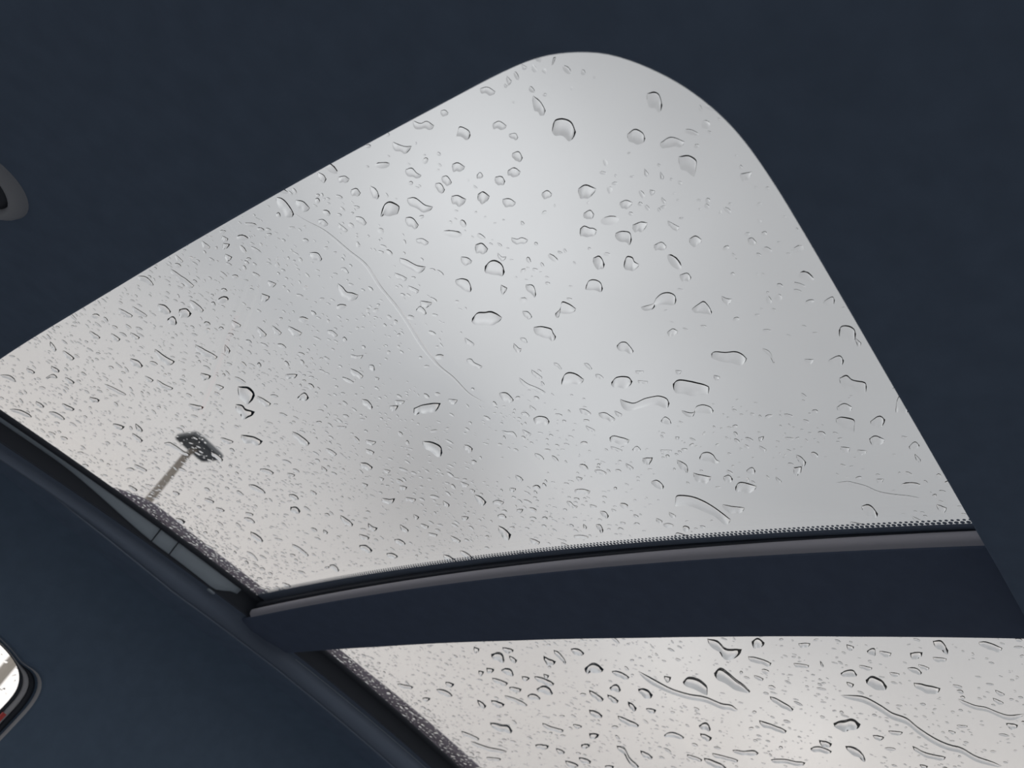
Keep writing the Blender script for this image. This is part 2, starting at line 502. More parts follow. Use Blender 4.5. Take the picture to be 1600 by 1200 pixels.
for kd, dep in ((0.72, 0.010), (0.80, 0.0), (0.90, -0.0045), (1.0, -0.006), (1.12, -0.0045), (1.35, -0.001), (1.7, 0.0)):
    rr.append([wall_pt((p + nn * wide(nn, 0.0035, 0.0245) * kd).x, (p + nn * wide(nn, 0.0035, 0.0245) * kd).y) + Vector((0, dep, 0)) for p, nn in zip(wloop, wn)])
for t in (0.06, 0.15, 0.3, 0.5, 0.75, 1.0):
    ring = []
    for p, nn, q in zip(wloop, wn, wouter):
        a = p + nn * wide(nn, 0.0035, 0.0245) * 1.7
        r = a.lerp(q, t)
        ring.append(wall_pt(r.x, r.y))
    rr.append(ring)
wall = skin_rings('wall_left', rr, M['side'], kind='structure', label='dark side trim of the car curving down to the door window')
win3 = empty('window_3', wall_pt(0.3, s_of_z(0.1)), label='rain-spotted door window with rounded rear corner', kind='structure')
inner = wring(0.001, 0.012)
cen = sum(inner, Vector()) / len(inner)
o = obj('pane', [cen] + inner, [(0, i + 1, (i + 1) % len(inner) + 1) for i in range(len(inner))], M['sidepane'], win3, smooth=False)
sm = o.modifiers.new('thickness', 'SOLIDIFY'); sm.thickness = 0.003
def ringtube(name, d0, r, dep, material, parent, wd=None, **kw):
    rings = []
    for k in range(9):
        a = 2 * math.pi * k / 8
        ring = []
        for p, nn in zip(wloop, wn):
            r_ = r * (wide(nn, 0.2, 1.0) if wd is not None else 1.0)
            dd = (wide(nn, wd, d0) if wd is not None else d0) + r_ * math.cos(a)
            q = p + nn * dd
            ring.append(wall_pt(q.x, q.y) + Vector((0, dep + r_ * math.sin(a), 0)))
        rings.append(ring)
    return skin_rings(name, rings, material, parent, **kw)
ringtube('pane_seal', 0.0026, 0.0024, 0.010, M['rubber'], win3, wd=0.0006, label='thin black seal around the pane')
ringtube('inner_weatherstrip', 0.0078, 0.0036, 0.009, M['greyrub'], win3, wd=0.0015, label='soft grey rubber weatherstrip')
ringtube('outer_weatherstrip', 0.0150, 0.0040, 0.010, M['rubber'], win3, wd=0.0022)
ringtube('pillar_ridge', 0.0245, 0.0058, 0.0010, M['greyrub'], win3, wd=0.0035, label='soft grey rolled edge of the pillar trim')
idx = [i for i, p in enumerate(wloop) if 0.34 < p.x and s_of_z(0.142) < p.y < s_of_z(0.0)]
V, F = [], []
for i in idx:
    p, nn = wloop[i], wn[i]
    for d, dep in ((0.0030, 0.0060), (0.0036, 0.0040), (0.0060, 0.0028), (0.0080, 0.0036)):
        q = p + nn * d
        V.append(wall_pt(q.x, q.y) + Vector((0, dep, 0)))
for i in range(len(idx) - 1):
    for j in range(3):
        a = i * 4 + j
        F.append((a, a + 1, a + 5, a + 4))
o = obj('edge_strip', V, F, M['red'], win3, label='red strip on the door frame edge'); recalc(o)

# near side wall and the rest of the cabin shell, out of the frame
def slab(name, a, b, material, parent=None, **kw):
    V = [(x, y, z) for x in (a[0], b[0]) for y in (a[1], b[1]) for z in (a[2], b[2])]
    F = [(0, 1, 3, 2), (4, 6, 7, 5), (0, 4, 5, 1), (2, 3, 7, 6), (0, 2, 6, 4), (1, 5, 7, 3)]
    o = obj(name, V, F, material, parent, smooth=False, **kw); recalc(o); return o

# ------------------------------------------------------------------ round fitting on the headliner ahead of the opening
fx, fy = -0.0150, 0.5690
fit = empty('overhead_fitting', (fx, fy, ceil_z(fx, fy)), 'round dark fitting with a raised grey rim on the headliner', 'fitting')
def revolve(name, prof, material, parent, cx, cy, n=40, ex=1.0, ey=1.0, **kw):
    rings = [[(cx + r * ex * math.cos(2 * math.pi * k / n), cy + r * ey * math.sin(2 * math.pi * k / n), ceil_z(cx, cy) + dz) for k in range(n)] for r, dz in prof]
    return skin_rings(name, rings, material, parent, **kw)
revolve('rim', [(0.0335, 0.002), (0.0320, -0.0012), (0.0290, -0.0044), (0.0260, -0.0056), (0.0238, -0.0052), (0.0228, -0.0026), (0.0225, 0.002)], M['fitting'], fit, fx, fy, label='raised grey rim')
revolve('insert', [(0.0226, 0.0), (0.0224, -0.0015), (0.0190, -0.0026), (0.0100, -0.0044), (0.0030, -0.0048), (0.0002, -0.0048)], M['rubber'], fit, fx, fy, label='dark domed insert')

# ------------------------------------------------------------------ roof rail outside
rr_ = empty('roof_rail', (0.27, 1.035, roof(0.27, 1.035)), 'dark roof rail outside the glass along the far roof edge', 'roof rail')
RP = [(0.262, -0.004), (0.285, 0.010), (0.305, 0.020), (0.325, 0.027), (0.350, 0.0335), (0.380, 0.0350), (0.430, 0.0335), (0.53, 0.0340), (0.72, 0.0370), (0.90, 0.0445), (1.1, 0.052), (1.35, 0.06), (1.6, 0.066)]
def rail_sec(x, dz, hw=0.013, hh=0.0135):
    out = []
    for k in range(14):
        a = 2 * math.pi * k / 14
        c, s = math.cos(a), math.sin(a)
        out.append((x, 1.040 + hw * math.copysign(abs(c) ** 0.7, c), roof(x, 1.03) + dz + hh * math.copysign(abs(s) ** 0.7, s)))
    return out
rp = catmull([(x, z) for x, z in RP], 90)
sweep('bar', [rail_sec(p[0], p[1]) for p in rp], M['rail'], rr_, close_section=True, caps=True)
for x in (0.272, 0.93, 1.5):
    sweep('foot', [[(x + a * 0.03 * f, 1.040 + b * 0.014 * f, z) for a, b in ((-1, -1), (1, -1), (1, 1), (-1, 1))] for z, f in ((roof(x, 1.04) - 0.004, 1.15), (roof(x, 1.04) + 0.02, 0.95), (roof(x, 1.04) + lerp_table(RP, x), 0.8))],
          M['rail'], rr_, close_section=True, caps=True, smooth=False)

# ------------------------------------------------------------------ street lamp outside
D = 12.0
def azel(az, z, dist=D): return Vector((dist * math.cos(math.radians(az)), dist * math.sin(math.radians(az)), z))
base, top = azel(73.75, 0.0), azel(70.80, CAM_H + 5.26)
lamp = empty('street_lamp', base, 'tall street lamp with a flat square head beyond the wet glass', 'street lamp')
ax = (top - base).normalized(); sx = ax.cross(Vector((1, 0, 0))).normalized(); sy = ax.cross(sx)
def pole_ring(p, r, n=16): return [p + sx * r * math.cos(2 * math.pi * k / n) + sy * r * math.sin(2 * math.pi * k / n) for k in range(n)]
sweep('pole', [pole_ring(base.lerp(top, t), 0.085 - 0.033 * t) for t in frange(0, 1, 8)], M['steel'], lamp, close_section=True, caps=True)
sweep('base_plate', [pole_ring(base + ax * z, r) for z, r in ((0.0, 0.20), (0.03, 0.20), (0.035, 0.13), (0.12, 0.11))], M['steel'], lamp, close_section=True, caps=True)
az = math.radians(70.4)
lat, tow = Vector((-math.sin(az), math.cos(az), 0)), Vector((-math.cos(az), -math.sin(az), 0))
hc = azel(70.4, CAM_H + D * math.tan(math.radians(24.45)))
u = (lat * -0.46 + tow * -0.23).normalized(); v = Vector((0, 0, 1)).cross(u); v = v if v.dot(tow) > 0 else -v
def slab_rings(c, steps, rad):
    secs = []
    for dz, hu, hv in steps:
        ring = []
        for k in range(24):
            a = 2 * math.pi * k / 24; cc, ss = math.cos(a), math.sin(a)
            ring.append(c + u * hu * math.copysign(abs(cc) ** rad, cc) + v * hv * math.copysign(abs(ss) ** rad, ss) + Vector((0, 0, dz)))
        secs.append(ring)
    return secs
head = sweep('head', slab_rings(hc, ((-0.045, 0.275, 0.235), (-0.035, 0.295, 0.255), (0.02, 0.295, 0.255), (0.05, 0.25, 0.21), (0.06, 0.18, 0.15)), 0.22), M['head'], lamp, close_section=True, caps=True, smooth=False)
sweep('lens', slab_rings(hc, ((-0.046, 0.21, 0.17), (-0.056, 0.20, 0.16)), 0.22), M['lens'], head, close_section=True, caps=True, smooth=False)
sweep('bracket', [pole_ring(top.lerp(hc, t), 0.04) for t in (0, 0.5, 1.0)], M['steel'], lamp, close_section=True, caps=True)

# ------------------------------------------------------------------ rain on the glass
# Outlines of the larger drops: the edge nearest the front of the car as x,y points in tenths of a
# millimetre, then how far the drop reaches back from that edge.
DROPS = """
7485,3242 7480,3141 7493,3026 7612,2931 7735,2869 7807,2769 7959,2716 8125,2626 8215,2533 8248,2443 8371,2360 8430,2241 8487,2180|109,37;
7190,5285 7363,5182 7535,5071 7628,4919 7672,4743 7789,4608 7803,4505 7891,4472|106,62;4598,3395 4533,3347 4539,3277 4572,3211 4630,3159 4695,3125 4770,3096 4873,3056|114,70;
1406,2298 1392,2269 1403,2229 1439,2202 1500,2215|83,89;2700,2560 2704,2482 2665,2431 2641,2378 2647,2332 2677,2311 2718,2321|84,61;
7203,4399 7124,4288 7208,4251 7378,4218 7517,4155|227,122;3379,2725 3353,2667 3382,2599 3418,2549 3457,2505 3481,2508|118,77;
3426,3177 3464,3140 3489,3096 3465,3002 3461,2929 3465,2880 3499,2843 3551,2848|80,58;1840,1806 1851,1758 1891,1735 1936,1760|91,66;
3188,2340 3178,2312 3199,2252 3208,2187 3237,2159 3284,2147|96,57;2413,3755 2383,3677 2397,3621 2404,3575 2434,3549 2480,3531|97,109;3901,1490 3821,1452 3786,1416 3915,1420|124,45;
4542,2108 4539,2026 4556,1992 4598,1929 4662,1874 4702,1795 4732,1699 4764,1632|35,14;3574,1696 3558,1647 3606,1631 3638,1573 3677,1574|109,46;
1468,1766 1473,1729 1499,1715 1555,1731|72,61;2065,3342 2044,3283 2047,3244 2073,3225 2108,3226 2152,3242|89,102;7394,2212 7478,2118 7500,2033 7560,1960 7592,1881 7546,1764|71,19;
6590,4156 6637,4080 6751,4062 6777,4000 6761,3882|167,92;2571,3139 2545,3080 2498,3031 2524,3000 2580,2975|85,79;7386,4852 7312,4736 7348,4644 7473,4626 7603,4676|198,115;
1429,3685 1406,3632 1409,3585 1456,3557 1477,3570|73,115;3635,2801 3670,2771 3676,2731 3627,2686 3615,2631 3645,2593 3688,2586|74,47;
3137,3492 3093,3432 3086,3384 3122,3346 3177,3322|103,91;2807,2265 2788,2217 2773,2172 2805,2163 2868,2165|85,56;1621,1976 1610,1924 1642,1900 1680,1905|64,55;
3200,1548 3174,1522 3182,1485 3212,1468 3250,1472|106,46;8015,3521 7977,3413 7925,3301 7992,3247|208,84;2296,6495 2336,6401 2396,6397 2445,6428|125,230;
2628,3366 2642,3307 2678,3258 2716,3265 2755,3266|84,81;3921,1858 3911,1816 3947,1756 4007,1776|109,46;2352,2463 2319,2422 2335,2396 2368,2401 2397,2385|86,69;
1732,1849 1724,1782 1776,1734|50,39;2437,2801 2404,2754 2408,2715 2439,2694 2490,2706|74,65;1437,3459 1454,3405 1521,3384 1556,3342|47,69;
3256,3142 3221,3073 3236,2997 3288,2987|97,75;1044,4335 1067,4305 1124,4305 1198,4331|47,99;3062,4966 3054,4856 3062,4751 3081,4668|89,108;
7194,2904 7139,2821 7198,2771 7284,2750|184,69;1803,2415 1796,2359 1843,2319|71,68;2149,2393 2145,2364 2152,2335 2174,2311 2223,2328|70,59;
3434,5208 3467,5140 3528,5088 3613,5125|110,127;4132,2933 4094,2887 4090,2840 4124,2820 4179,2823 4200,2803|92,56;2085,3626 2092,3573 2115,3543 2150,3551 2195,3571|67,81;
1227,2296 1260,2282 1297,2282 1327,2288|47,55;4497,2832 4456,2786 4458,2743 4510,2668|107,59;1218,2828 1196,2791 1235,2761 1267,2772|44,61;4814,2039 4805,1982 4908,1961|120,47;
1784,3876 1817,3841 1859,3820 1885,3799 1916,3750|42,60;7190,2499 7224,2394 7248,2303|118,39;2951,2900 2933,2857 2942,2825 2982,2820 3029,2818|75,59;
8825,6554 8898,6480 9139,6537 9305,6499|140,91;1778,4526 1821,4520 1868,4527 1890,4489 1927,4457|50,80;1046,3021 1079,2993 1085,2948 1127,2928|33,52;
2460,6748 2491,6703 2549,6712 2606,6633|84,154;2259,2624 2259,2577 2327,2584|80,70;2043,2570 2034,2535 2059,2512 2070,2491 2090,2482|64,59;7141,5957 7061,5782 7165,5711|181,132;
8442,3571 8471,3486 8576,3455 8676,3457|147,58;8305,2885 8390,2828 8430,2745 8447,2636|83,27;6530,2132 6531,2071 6659,2058|142,45;8885,4558 8857,4395 8883,4271 8877,4162|95,44;
3980,1667 3941,1598 3981,1578|97,37;8322,8258 8402,8138 8419,8032 8530,8015|165,140;6513,1801 6517,1736 6584,1657|95,26;3415,1695 3392,1623 3439,1614|76,33;
1110,5801 1192,5786 1235,5773 1313,5768|27,69;2800,7108 2863,7013 2950,6943|73,127;8072,4323 8150,4214 8243,4094|98,48;8780,8959 8929,8776 9045,8487|81,70;
7588,3985 7667,3908 7806,3833|101,48;1273,3311 1281,3263 1319,3263 1347,3244|38,58;1542,3172 1553,3129 1598,3098|53,70;1898,3283 1904,3233 1956,3223|65,78;
2132,2266 2130,2208 2150,2178|61,49;4137,1732 4116,1688 4159,1645|90,35;1638,6892 1740,6889 1828,6845|41,96;3787,3499 3776,3463 3798,3420 3845,3357|73,56;
4683,3031 4714,2973 4745,2877|75,42;1763,6418 1844,6385 1952,6340|37,79;1545,3582 1562,3540 1626,3539|50,73;1095,3242 1145,3201 1168,3152|30,49;
8748,4951 8770,4831 8726,4696 8767,4645|107,55;3024,3802 3102,3778 3160,3730 3217,3697|35,34;1597,3002 1596,2958 1639,2943|59,73;2330,2019 2322,1975 2360,1957|64,44;
4288,3068 4324,3024 4354,2954|88,54;8981,5430 9044,5323 9159,5226|124,67;6883,3879 6911,3795 6986,3691|92,47;4653,5305 4707,5278 4803,5263|132,123;
3446,3984 3437,3929 3463,3878 3511,3874|78,71;2291,3176 2314,3133 2385,3160|58,60;3816,1808 3793,1754 3834,1719|74,32;1120,4218 1152,4176 1210,4173|38,76;
6628,3722 6579,3640 6644,3600|161,82;2943,6473 3025,6441 3133,6431|59,93;3123,4078 3139,4019 3222,4011|72,73;1540,2722 1539,2673 1577,2656|45,53;
6809,7088 6813,6950 6946,6980|160,141;7561,6935 7523,6770 7662,6755|148,117;1460,2625 1465,2582 1508,2586|44,52;8561,3978 8519,3872 8581,3760|110,48;
7546,5495 7565,5404 7664,5373|164,106;1264,2604 1267,2560 1308,2540|35,45;1368,3006 1373,2967 1414,2945|43,59;7105,3092 7047,2974 7114,2947|114,46;
1426,6162 1445,6094 1505,6092|57,134;8131,6119 8326,5934|102,67;1069,2529 1081,2486 1121,2465|28,38;2301,2228 2296,2176 2333,2164|52,39;
3520,3425 3529,3374 3570,3352 3607,3333|61,48;2585,8174 2604,8104 2662,8083 2751,8077 2827,8051|31,63;1688,2883 1698,2841 1739,2820|44,51;7293,6781 7368,6663 7457,6595|105,84;
8855,5258 8968,4984|77,41;1957,2485 1952,2437 1987,2431|53,49;1264,3623 1295,3606 1347,3625|39,65;1304,6306 1339,6262 1413,6270|42,107;8521,5708 8456,5561 8547,5453|108,65;
1940,3018 1964,2991 1965,2954 1995,2927|37,40;1483,4506 1507,4449 1565,4458|40,73;2972,1540 2951,1485 2980,1481|58,26;4127,3116 4156,3092 4201,3077 4252,3091|77,50;
1499,9573 1575,9448 1691,9430|28,86;1544,2822 1556,2783 1593,2784|46,56;2547,2203 2547,2154 2584,2147|56,39;1394,5958 1439,5939 1526,5941|35,80;1972,2249 1971,2206 1999,2182|46,39;
1029,6177 1072,6115 1152,6128|27,73;2736,4088 2748,4050 2790,4054 2838,4014|46,51;1409,3132 1417,3095 1465,3098|40,55;4333,3459 4327,3405 4374,3389 4409,3388|82,56;
7701,7543 7809,7399 7924,7334|76,64;2606,5996 2586,5881 2650,5887|65,105;7200,5628 7222,5538 7319,5470|100,68;1428,3203 1442,3171 1489,3178|40,57;
5030,3645 4995,3602 5021,3557 5065,3522|73,46;4193,5231 4232,5194 4313,5182|89,90;8335,7383 8440,7290 8499,7149|81,62;8264,5122 8214,5007 8326,5005|146,82;
3225,2017 3265,1990 3358,2003|34,18;1745,2630 1742,2589 1775,2578|44,46;1452,6388 1457,6310 1522,6344|45,109;1729,7958 1820,7906 1925,7868|22,56;3420,7769 3467,7701 3589,7683|52,86;
2199,4116 2185,4062 2220,4055 2257,4065|44,58;4247,1533 4208,1485 4245,1470|67,23;2049,1574 2059,1516|44,27;1942,5325 2043,5267|41,72;7586,6181 7776,6093|107,76;
1230,3772 1237,3728 1276,3728|38,68;1940,3446 1962,3408 1997,3397|48,59;3702,3006 3672,2956 3699,2939 3742,2944|61,42;1617,7287 1662,7247 1735,7251|40,102;
6773,6136 6842,6104 7024,6132|89,69;2825,5374 2858,5336 2938,5348|58,80;7502,8567 7554,8445 7665,8405|102,98;4969,6303 5019,6255 5108,6228|84,87;
7141,7180 7137,7052 7259,7071|118,102;4982,2182 5030,2083|55,22;2453,6405 2580,6355|46,81;2498,5174 2548,5142 2608,5126|46,67;4216,2245 4245,2224 4304,2213|73,35;
6724,2370 6703,2265|110,37;6957,2468 6957,2401 7019,2374|84,29;1123,3777 1136,3729 1167,3716|32,59;8016,6455 8054,6396 8141,6336|127,90;3512,6111 3538,6058 3602,6023|71,94;
1396,3913 1421,3876 1467,3877|32,53;6759,5892 6771,5807 6851,5769|109,82;7533,5864 7484,5742 7577,5738|132,91;6725,2718 6683,2643 6764,2659|106,41;
2938,2512 2923,2463 2953,2443|54,38;4318,4194 4323,4115 4359,4058|57,46;4631,7266 4658,7190 4745,7166|82,101;1916,7293 2000,7273 2063,7229|29,66;4410,8179 4513,8137 4644,8139|46,66;
1147,9067 1203,8964 1286,8991|23,80;8372,3811 8420,3695|123,52;4076,8555 4154,8529 4262,8538|66,103;4136,7057 4210,7040 4305,7029|64,84;
3503,4357 3530,4328 3544,4271 3603,4275|40,40;6879,6355 6949,6339 6998,6258|112,90;1726,9110 1778,9041 1879,9040|29,83;8517,8926 8725,8747|79,71;1037,3880 1067,3862 1100,3868|31,61;
1216,6581 1347,6550|21,57;1707,3642 1721,3596 1762,3575|31,43;7304,7449 7427,7284|87,76;2274,7271 2367,7148|39,81;1175,6746 1232,6716 1289,6695|23,65;
4368,2863 4360,2815 4405,2805|79,45;2143,4022 2164,3985 2189,3945|43,56;4941,6043 4988,6005 5075,5978|71,71;7798,7843 7898,7688|114,98;7709,7182 7685,7075 7772,7019|110,89;
1841,5613 1939,5608|40,77;2478,3349 2497,3315 2543,3315|45,46;2177,2066 2239,2028|31,23;2437,1725 2438,1701 2472,1693|45,26;1355,2563 1365,2526 1393,2528|27,33;
4346,2319 4342,2258|100,48;1871,4015 1901,3988 1945,3960|29,42;9246,7621 9349,7463|117,85;3864,7582 3891,7518 3957,7517|81,120;4018,6311 4056,6245 4057,6156|60,73;
4061,3375 4067,3288|77,54;8904,6252 9049,6156|110,69;4835,1563 4878,1514|71,22;1304,4197 1320,4159 1360,4154|29,53;4325,2659 4302,2606 4343,2599|68,37;8429,5192 8506,5082|117,65;
2768,2050 2793,2033 2808,2005|44,27;7677,5984 7803,5905|107,73;8927,5623 9022,5467|79,45;1251,7918 1371,7908|26,78;6971,3470 7001,3336|62,28;3442,3546 3460,3508 3511,3484|45,38;
6768,2209 6782,2109|65,21;3264,7380 3300,7303 3363,7267|44,72;1884,5464 1976,5452|36,66;7724,1943 7735,1857|88,23;2881,7731 2936,7705 3022,7707|41,75;2029,6719 2097,6644|45,94;
7812,5787 7952,5748|122,81;9146,7333 9236,7190|115,82;7321,9135 7419,8918|70,73;4790,4284 4803,4251 4878,4262|84,64;8863,7861 8885,7646|102,79;1605,5247 1657,5203|45,88;
6716,2612 6738,2521|75,28;1708,8795 1827,8738|29,80;2979,3654 3018,3639 3074,3622|34,32;1999,4004 2031,3979 2064,3955|30,42;8066,3019 8067,2889|67,24;
3574,4835 3600,4801 3639,4788|68,72;2104,5019 2123,4981 2175,4972|34,54;4830,7027 4844,6953 4903,6915|67,78;4634,6717 4655,6653 4724,6633|64,74;1700,5784 1776,5751|34,70;
4912,4609 4917,4532 4947,4468|43,34;1218,7339 1318,7320|25,72;2752,7388 2848,7297|37,68;4622,4133 4639,4094 4695,4090|71,54;1398,8553 1401,8424 1454,8413|25,76;
8554,6796 8572,6654|135,95;2350,5854 2389,5738|37,63;4444,4365 4462,4335 4512,4335 4528,4304|49,41;7512,7329 7567,7170|89,75;2549,3942 2587,3928 2626,3914|36,42;
4116,3857 4130,3804 4170,3773|45,35;6954,2871 6989,2770|59,23;3237,6313 3282,6280 3342,6264|42,61;6684,6817 6747,6693|89,77;7779,8063 7927,8019|114,102;2338,8420 2467,8411|34,78;
1384,4075 1458,4058|21,37;2150,8500 2237,8406|36,87;4184,1933 4205,1879|58,25;1073,2826 1079,2799 1103,2793|24,37;6642,3282 6636,3171|70,32;2712,3611 2763,3607 2777,3588|44,45;
4857,7998 4884,7943 4977,7955|69,90;4319,5109 4314,5048 4347,4997|56,54;3690,7407 3719,7347 3783,7346|54,82;8176,3203 8191,3101|83,31;1488,2916 1482,2885 1509,2884|30,38;
9196,8975 9242,8733|71,60;4881,5097 4954,5026|62,55;3950,3398 3923,3344 3964,3331|50,36;2696,8941 2830,8884|29,63;1045,5261 1115,5249|22,54;1330,7148 1418,7127|26,70;
3850,8395 3882,8331 3960,8323|45,73;4362,8983 4436,8948 4558,8993|35,54;4703,5973 4799,5913|56,58;2233,3341 2271,3317|52,58;2376,5036 2409,4994 2421,4929|25,36;
3817,4253 3851,4220 3900,4214|43,39;4428,6439 4477,6426 4535,6410|61,71;1405,6934 1485,6901|26,68;4323,6817 4389,6821 4422,6768|54,68;1779,8343 1857,8271|32,84;
7335,1933 7396,1871|57,15;4867,3659 4862,3610 4888,3570|51,33;4462,7095 4542,7011|56,70;1536,5074 1586,5031|30,60;7949,5624 7977,5505|93,59;2974,5173 2994,5084|52,67;
1875,6119 1948,6140|42,85;4230,1843 4248,1789|46,19;3060,4568 3091,4490|44,50;3372,1822 3389,1771|38,18;4031,4622 4067,4597 4107,4592|55,52;1484,8313 1577,8285|26,75;
6891,2360 6937,2291|56,19;2251,8218 2358,8242|37,85;2523,4968 2541,4939 2583,4959|45,64;3266,5779 3317,5691|41,55;4067,6030 4120,5925|44,51;3881,3552 3907,3518 3943,3482|30,23;
1033,5616 1108,5616|18,47;2006,3183 2042,3179 2053,3148|24,27;2930,5070 2966,4980|36,47;4509,5201 4507,5141 4551,5127|58,55;1121,7926 1218,7984|22,70;3575,9377 3673,9314|50,93;
4952,1751 5003,1712|48,16;3034,3224 3049,3200 3098,3200|33,28;1681,4382 1694,4352 1738,4358|23,38;1324,8297 1406,8276|27,82;3280,1487 3325,1472|45,19;8937,7568 9033,7482|103,77;
3363,4049 3370,4006 3414,3999|38,36;1211,5188 1256,5159|30,68;3365,5882 3427,5824|47,63;6857,6844 6955,6795|91,78;8833,7097 8825,6950|111,79;1077,2351 1112,2346|23,30;
7207,1880 7262,1826|56,15;1559,9085 1652,9073|27,82;3539,4167 3602,4125|40,38;7211,3973 7269,3901|66,33;6632,2854 6665,2802|83,34;7043,2645 7060,2568|59,21;
7349,8277 7410,8167|89,86;7279,5017 7299,4941|117,72;4319,1523 4381,1508|46,16;2684,3530 2699,3498 2737,3506|31,31;2188,6703 2250,6652|34,67;3621,3609 3687,3565|32,26;
7086,7374 7126,7277|104,93;3997,5244 4056,5185|47,50;4088,3544 4153,3511|44,32;1832,7370 1907,7335|28,66;1136,5110 1167,5062|29,66;5101,5410 5083,5346 5113,5318|65,58;
3154,3210 3164,3183 3198,3169|34,28;2967,3441 2986,3419 3037,3420|26,24;3996,3184 4017,3094|25,17;3426,8592 3514,8524|38,68;2927,9421 3029,9389|34,74;3527,3289 3575,3251|38,29;
1222,8623 1300,8592|21,68;3287,2945 3315,2880|25,18;4462,6183 4523,6114|48,53;8350,6909 8398,6801|80,58;7247,3094 7280,3038|75,30;9333,7035 9332,6892|87,58;
7288,6968 7325,6872|86,71;4084,2447 4132,2418|40,21;4718,3521 4775,3487|49,32;1833,2005 1871,2002|27,22;7841,2358 7839,2271|42,12;3902,5951 3942,5880|48,57;
4613,6206 4662,6115|40,44;4205,5637 4272,5612|56,61;8647,2934 8664,2864|71,24;1087,5052 1128,5029|22,51;5005,9035 5095,8965|46,66;3597,8603 3676,8537|35,61;
1883,1938 1919,1938|27,21;6640,7226 6692,7176|112,104;4537,1836 4542,1791|44,17;3369,2418 3393,2386|40,25;3199,2910 3217,2852|24,18;7683,8973 7704,8841|78,77;
3028,5923 3066,5831|23,33;3408,7103 3461,7035|36,55;4455,5612 4479,5539|53,54;4424,2485 4481,2467|39,19;4780,3676 4827,3643|50,34;2468,7783 2493,7747 2548,7754|22,45;
3777,8274 3840,8205|36,59;3306,3917 3363,3898|30,28;4988,4807 5039,4759|45,37;3199,8909 3266,8859|36,70;7137,7543 7166,7473|105,95;2027,2017 2061,2008|23,18;
4520,4173 4556,4123|39,31;3437,6595 3508,6587|39,56;1961,2050 1978,2027|28,22;4163,4072 4189,4025|46,37;3702,7065 3771,7039|38,56;3654,5931 3693,5870|36,45;
1061,2239 1087,2225|15,19;4179,4801 4202,4745|48,45;3265,2641 3280,2602|33,23;4469,4940 4476,4871|51,47;4004,2415 3999,2373|46,25;4319,6142 4370,6111|53,60;
3765,6349 3808,6299|42,54;7949,2460 7970,2407|51,16;7249,6613 7284,6553|85,67;4141,1539 4157,1510|33,12;6912,3199 6990,3198|61,26;4108,5219 4146,5182|42,44;
4292,7505 4349,7486|44,60;4766,4405 4814,4397|53,41;2648,5030 2677,5001|27,37;1107,2073 1110,2060|30,36;4787,4034 4806,3989|31,22;3742,6073 3775,6038|33,42;
4607,4009 4633,3978|30,22;4882,8110 4883,8026|37,49;3883,2992 3892,2964|32,21
""".strip().replace('\n', '').split(';')
TRICKLE = [(1164, 4342), (1267, 4305), (1392, 4244), (1581, 4218), (1732, 4192), (1921, 4241), (2088, 4263), (2244, 4295), (2496, 4367), (2705, 4389), (2862, 4358), (3052, 4352), (3203, 4276)]
GAP = 0.0002
rng = random.Random(11)

def drop_mesh(rim, dep, nu, nv, hk, seed, wob=0.10, power=2.4, lobes=True):
    """A dome of water between an edge curve and the curve dep behind it."""
    R = catmull(rim, nu)
    L = sum((b - a).length for a, b in zip(R, R[1:]))
    W = dep.length
    r = random.Random(seed)
    ph = [r.uniform(0, 6.28) for _ in range(3)]
    V, F = [], []
    rows = []
    far = smoothstep(0.55, 0.95, math.hypot(R[0].x, R[0].y))       # towards the far, lower-lying glass the drops bulge more
    t0 = 0.21 + 0.15 * far
    hk = hk * (1 + 0.35 * far)
    dh = dep.normalized()
    bow = [max(0.0, (R[0].lerp(R[-1], i / (nu - 1)) - p).dot(dh)) for i, p in enumerate(R)]
    if L / W > 4: bow = [0.0] * nu
    sf = min(0.65, 0.85 * max(bow) / W)
    for i, p in enumerate(R):
        u = i / (nu - 1)
        e = min(0.5, max(0.16, 0.55 * W / max(L, 1e-6)))
        tu = min(u, 1 - u) / e
        tap = math.sqrt(max(0.0, 1 - (1 - min(1, tu)) ** 2))
        wv = 1 + wob * (math.sin(7 * u + ph[0]) + 0.7 * math.sin(15 * u + ph[1]))
        wl_ = W * tap * wv * (1 - sf) + 0.85 * bow[i]      # the back edge is flatter than the front one
        row = []
        for j in range(nv + 1):
            t = j / nv
            t = t ** 1.5
            q = p + dh * (wl_ * t)
            endh = 1 - (1 - min(1.0, tu)) ** 2
            f = (1 - (1 - min(1.0, t / t0)) ** 2) * (1 - max(0.0, (t - t0) / (1 - t0)) ** 4)
            h = hk * min(W, 0.8 * L + 0.002) * endh * f
            row.append((q, h))
        rows.append(row)
    c = Vector((sum(p.x for p in R) / nu, sum(p.y for p in R) / nu)) + dep * 0.5
    for row in rows:
        for q, h in row: V.append((q.x, q.y, roof(q.x, q.y) + GT + GAP + h))
    B = len(V)
    for row in rows:
        for q, h in row: V.append((q.x, q.y, roof(q.x, q.y) + GT + GAP))
    k = nv + 1
    for i in range(nu - 1):
        for j in range(nv):
            a = i * k + j
            F.append((a, a + 1, a + k + 1, a + k))
            F.append((B + a, B + a + k, B + a + k + 1, B + a + 1))
    return V, F, c, L, W

def fix_drop(V, F, c):
    """Shift to a local origin and make the top point up and the bottom down."""
    z0 = roof(c.x, c.y) + GT + GAP
    V = [(x - c.x, y - c.y, z - z0) for x, y, z in V]
    half = len(V) // 2
    G = []
    for f in F:
        a, b, d_ = (Vector(V[f[0]]), Vector(V[f[1]]), Vector(V[f[2]]))
        e = Vector(V[f[3]])
        nz = (d_ - a).cross(e - b).z
        upward = f[0] < half
        G.append(f if (nz > 0) == upward else tuple(reversed(f)))
    return V, G, Vector((c.x, c.y, z0))

